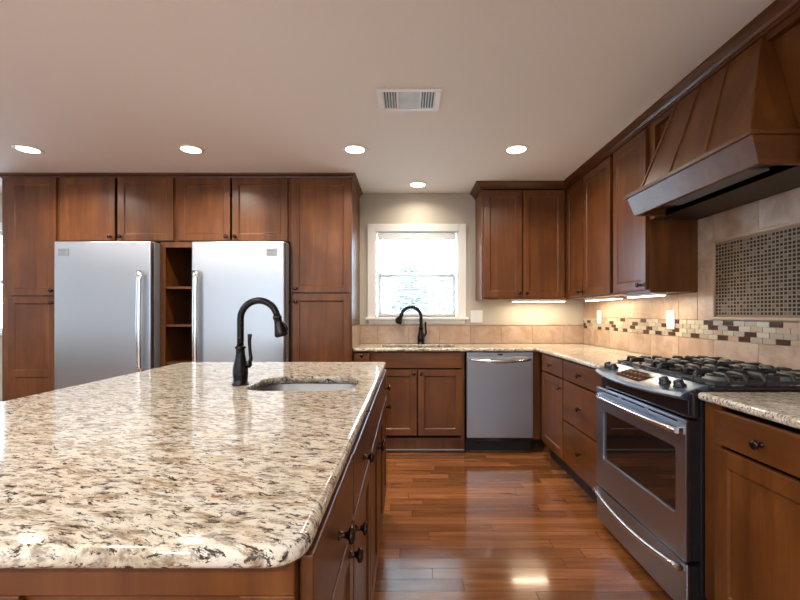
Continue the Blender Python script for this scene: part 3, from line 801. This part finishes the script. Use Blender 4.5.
for i in range(3):
    a = RY0+.01+i*Wg+.002; b = a+Wg-.004; m = (a+b)/2; x0, x1 = 1.195, 1.695
    bm = nb()
    for p, q in (((x0, a), (x1, a)), ((x0, b), (x1, b)), ((x0, a), (x0, b)), ((x1, a), (x1, b))): bar(bm, (*p, .945), (*q, .945), .012, .012)
    bar(bm, (1.44, a, .962), (1.44, b, .962), .011, .02)
    for cx in (1.315, 1.57):
        for p, q in (((cx, a), (cx, m-.028)), ((cx, b), (cx, m+.028))): finger(bm, (*p, .966), (*q, .966))
        finger(bm, ((x0 if cx < 1.44 else x1), m, .966), ((cx-.03 if cx < 1.44 else cx+.03), m, .966))
        tube(bm, [(1.44, m, .96), ((cx+.03 if cx < 1.44 else cx-.03), m, .966)], .006, 8)
    for cx in (1.245, 1.385, 1.50, 1.64):
        finger(bm, (cx, a, .966), (cx, a+Wg*.3, .966)); finger(bm, (cx, b, .966), (cx, b-Wg*.3, .966))
    for x in (x0, x1):
        for y in (a, b): box(bm, x-.006, x+.006, y-.006, y+.006, .927, .945)
    obj('grate', bm, 'iron', ct)

# ------------------------------------------------------------------ hood
HY0, HY1 = 1.545, 2.425; YC = (HY0+HY1)/2
t = thing('range_hood', 'dark wooden tapered range hood with flared lip above the range', 'range hood', (0, 0, 0))
bx('back_panel', t, 'wood', 1.47, XR-.002, 1.30, 2.499, 1.79, ZT, bevel=.001)
for a, b in ((2.452, 2.499), (1.30, 1.535)): bx('stile', t, 'wood', 1.44, 1.47, a, b, 1.765, ZT-.03, bevel=.001)
bx('top_rail', t, 'wood_x', 1.44, 1.47, 1.535, 2.452, 2.30, ZT-.0, bevel=.001)
# lip: shell open beneath
def quadring(x, y0, y1, z, xb=1.469): return [(x, y0, z), (xb, y0, z), (xb, y1, z), (x, y1, z)]
bm = nb()
o1 = quadring(1.30, HY0+.012, HY1-.012, 1.765); o2 = quadring(1.265, HY0-.0, HY1+.0, 1.866)
i1 = quadring(1.322, HY0+.034, HY1-.034, 1.765); i2 = quadring(1.322, HY0+.034, HY1-.034, 1.866)
rings(bm, [i2, i1, o1, o2], cap=False, smooth=False); bm.faces.new([bm.verts.new(p) for p in o2])
obj('lip', bm, 'wood_h', t, .0015)
bx('ledge', t, 'wood_x', 1.250, 1.469, HY0-.012, HY1+.012, 1.866, 1.886, bevel=.004)
# underside liner
bm = nb(); box(bm, 1.323, 1.70, HY0+.035, HY1-.035, 1.80, 1.83); ln = obj('liner', bm, 'iron', t, .002)
bx('filter', ln, 'fridge_side', 1.36, 1.47, YC-.28, YC+.28, 1.790, 1.80, bevel=.002)
bx('filter', ln, 'fridge_side', 1.49, 1.62, YC-.28, YC+.28, 1.790, 1.80, bevel=.002)
bm = nb(); box(bm, 1.469, XR-.009, 1.30, 2.499, 1.765, 1.79); obj('soffit', bm, 'wood_dark', t)
# tapered body
bm = nb()
b0 = [(1.288, 1.572, 1.886), (1.455, 1.572, 1.886), (1.455, 2.335, 1.886), (1.288, 2.335, 1.886)]
b1 = [(1.432, 1.692, 2.325), (1.455, 1.692, 2.325), (1.455, 2.24, 2.325), (1.432, 2.24, 2.325)]
b0 = [(1.288, 1.572, 1.886), (1.469, 1.572, 1.886), (1.469, 2.335, 1.886), (1.288, 2.335, 1.886)]
b1 = [(1.432, 1.692, 2.325), (1.469, 1.692, 2.325), (1.469, 2.24, 2.325), (1.432, 2.24, 2.325)]
rings(bm, [b0, b1], smooth=False); obj('tapered_body', bm, 'wood', t, .0015)
for u in (0.012, .335, .665, .988):
    p = Vector(b0[0]).lerp(Vector(b0[3]), u); q = Vector(b1[0]).lerp(Vector(b1[3]), u)
    s = Vector((0, .008, 0)); o_ = Vector((-.008, 0, -.003))
    bm = nb(); rings(bm, [[v-s+o_, v+s+o_, v+s-o_*.3, v-s-o_*.3] for v in (p, q)], smooth=False); obj('batten', bm, 'wood', t, .002)

# ------------------------------------------------------------------ ceiling fixtures
def can(label, x, y, P=10):
    t = thing('recessed_light', label, 'light', (x, y, HC), 0, 'round recessed ceiling lights')
    bm = nb(); lathe(bm, [(.066, -.001), (.070, -.0045), (.088, -.004), (.092, -.0005)], n=36); 
    obj('trim_ring', bm, 'white', t)
    bm = nb(); lathe(bm, [(.001, -.0035), (.067, -.003), (.067, -.001)], n=36); obj('lens', bm, 'lamp', t)
    l = bpy.data.lights.new('can_light', 'AREA'); l.shape = 'DISK'; l.size = .13; l.energy = P; l.color = (1, .88, .75); l.spread = math.radians(150)
    o = bpy.data.objects.new('can_light', l); C.objects.link(o); o.parent = t; o.location = (0, 0, -.012)
for lab, x, y in (('leftmost recessed ceiling light above the left pantry', -2.74, 3.03), ('recessed ceiling light in front of the gap between the refrigerators', -1.565, 3.03),
                  ('recessed ceiling light in front of the right tall pantry', -.383, 3.03), ('rightmost recessed ceiling light, in front of the back upper cabinet', .782, 3.03),
                  ('small recessed ceiling light directly above the sink window', .09, 3.86)): can(lab, x, y, 10 if y < 3.5 else 3.0)
t = thing('air_vent', 'white rectangular air vent in the ceiling', 'vent', (.005, 2.32, HC))
bm = nb(); vw, vd = .172, .118
ring = [(-vw, vw, -vd, -vd+.028), (-vw, vw, vd-.028, vd), (-vw, -vw+.03, -vd+.028, vd-.028), (vw-.03, vw, -vd+.028, vd-.028), (-.068, -.058, -vd+.028, vd-.028), (.058, .068, -vd+.028, vd-.028)]
for a, b, c, d in ring: box(bm, a, b, c, d, -.008, -.0005)
obj('frame', bm, 'white', t, .002)
bx('backing', t, 'toe', -vw+.025, vw-.025, -vd+.02, vd-.02, -.0018, -.0006)
for s in (-1, 1):
    for i in range(5):
        x = s*(.077+i*.015); bm = nb(); rs = [[(x-.0015, yy, -.0078), (x+.0018, yy, -.0078), (x+.0012+s*.003, yy, -.002), (x-.0015+s*.003, yy, -.002)] for yy in (-vd+.028, vd-.028)]
        rings(bm, rs, smooth=False); obj('louvre', bm, 'white', t)
for i in range(14):
    y = -vd+.034+i*.0125; bm = nb(); rs = [[(xx, y-.003, -.0076), (xx, y+.004, -.0072), (xx, y+.006, -.003), (xx, y-.001, -.0035)] for xx in (-.058, .058)]
    rings(bm, rs, smooth=False); obj('louvre', bm, 'white', t)
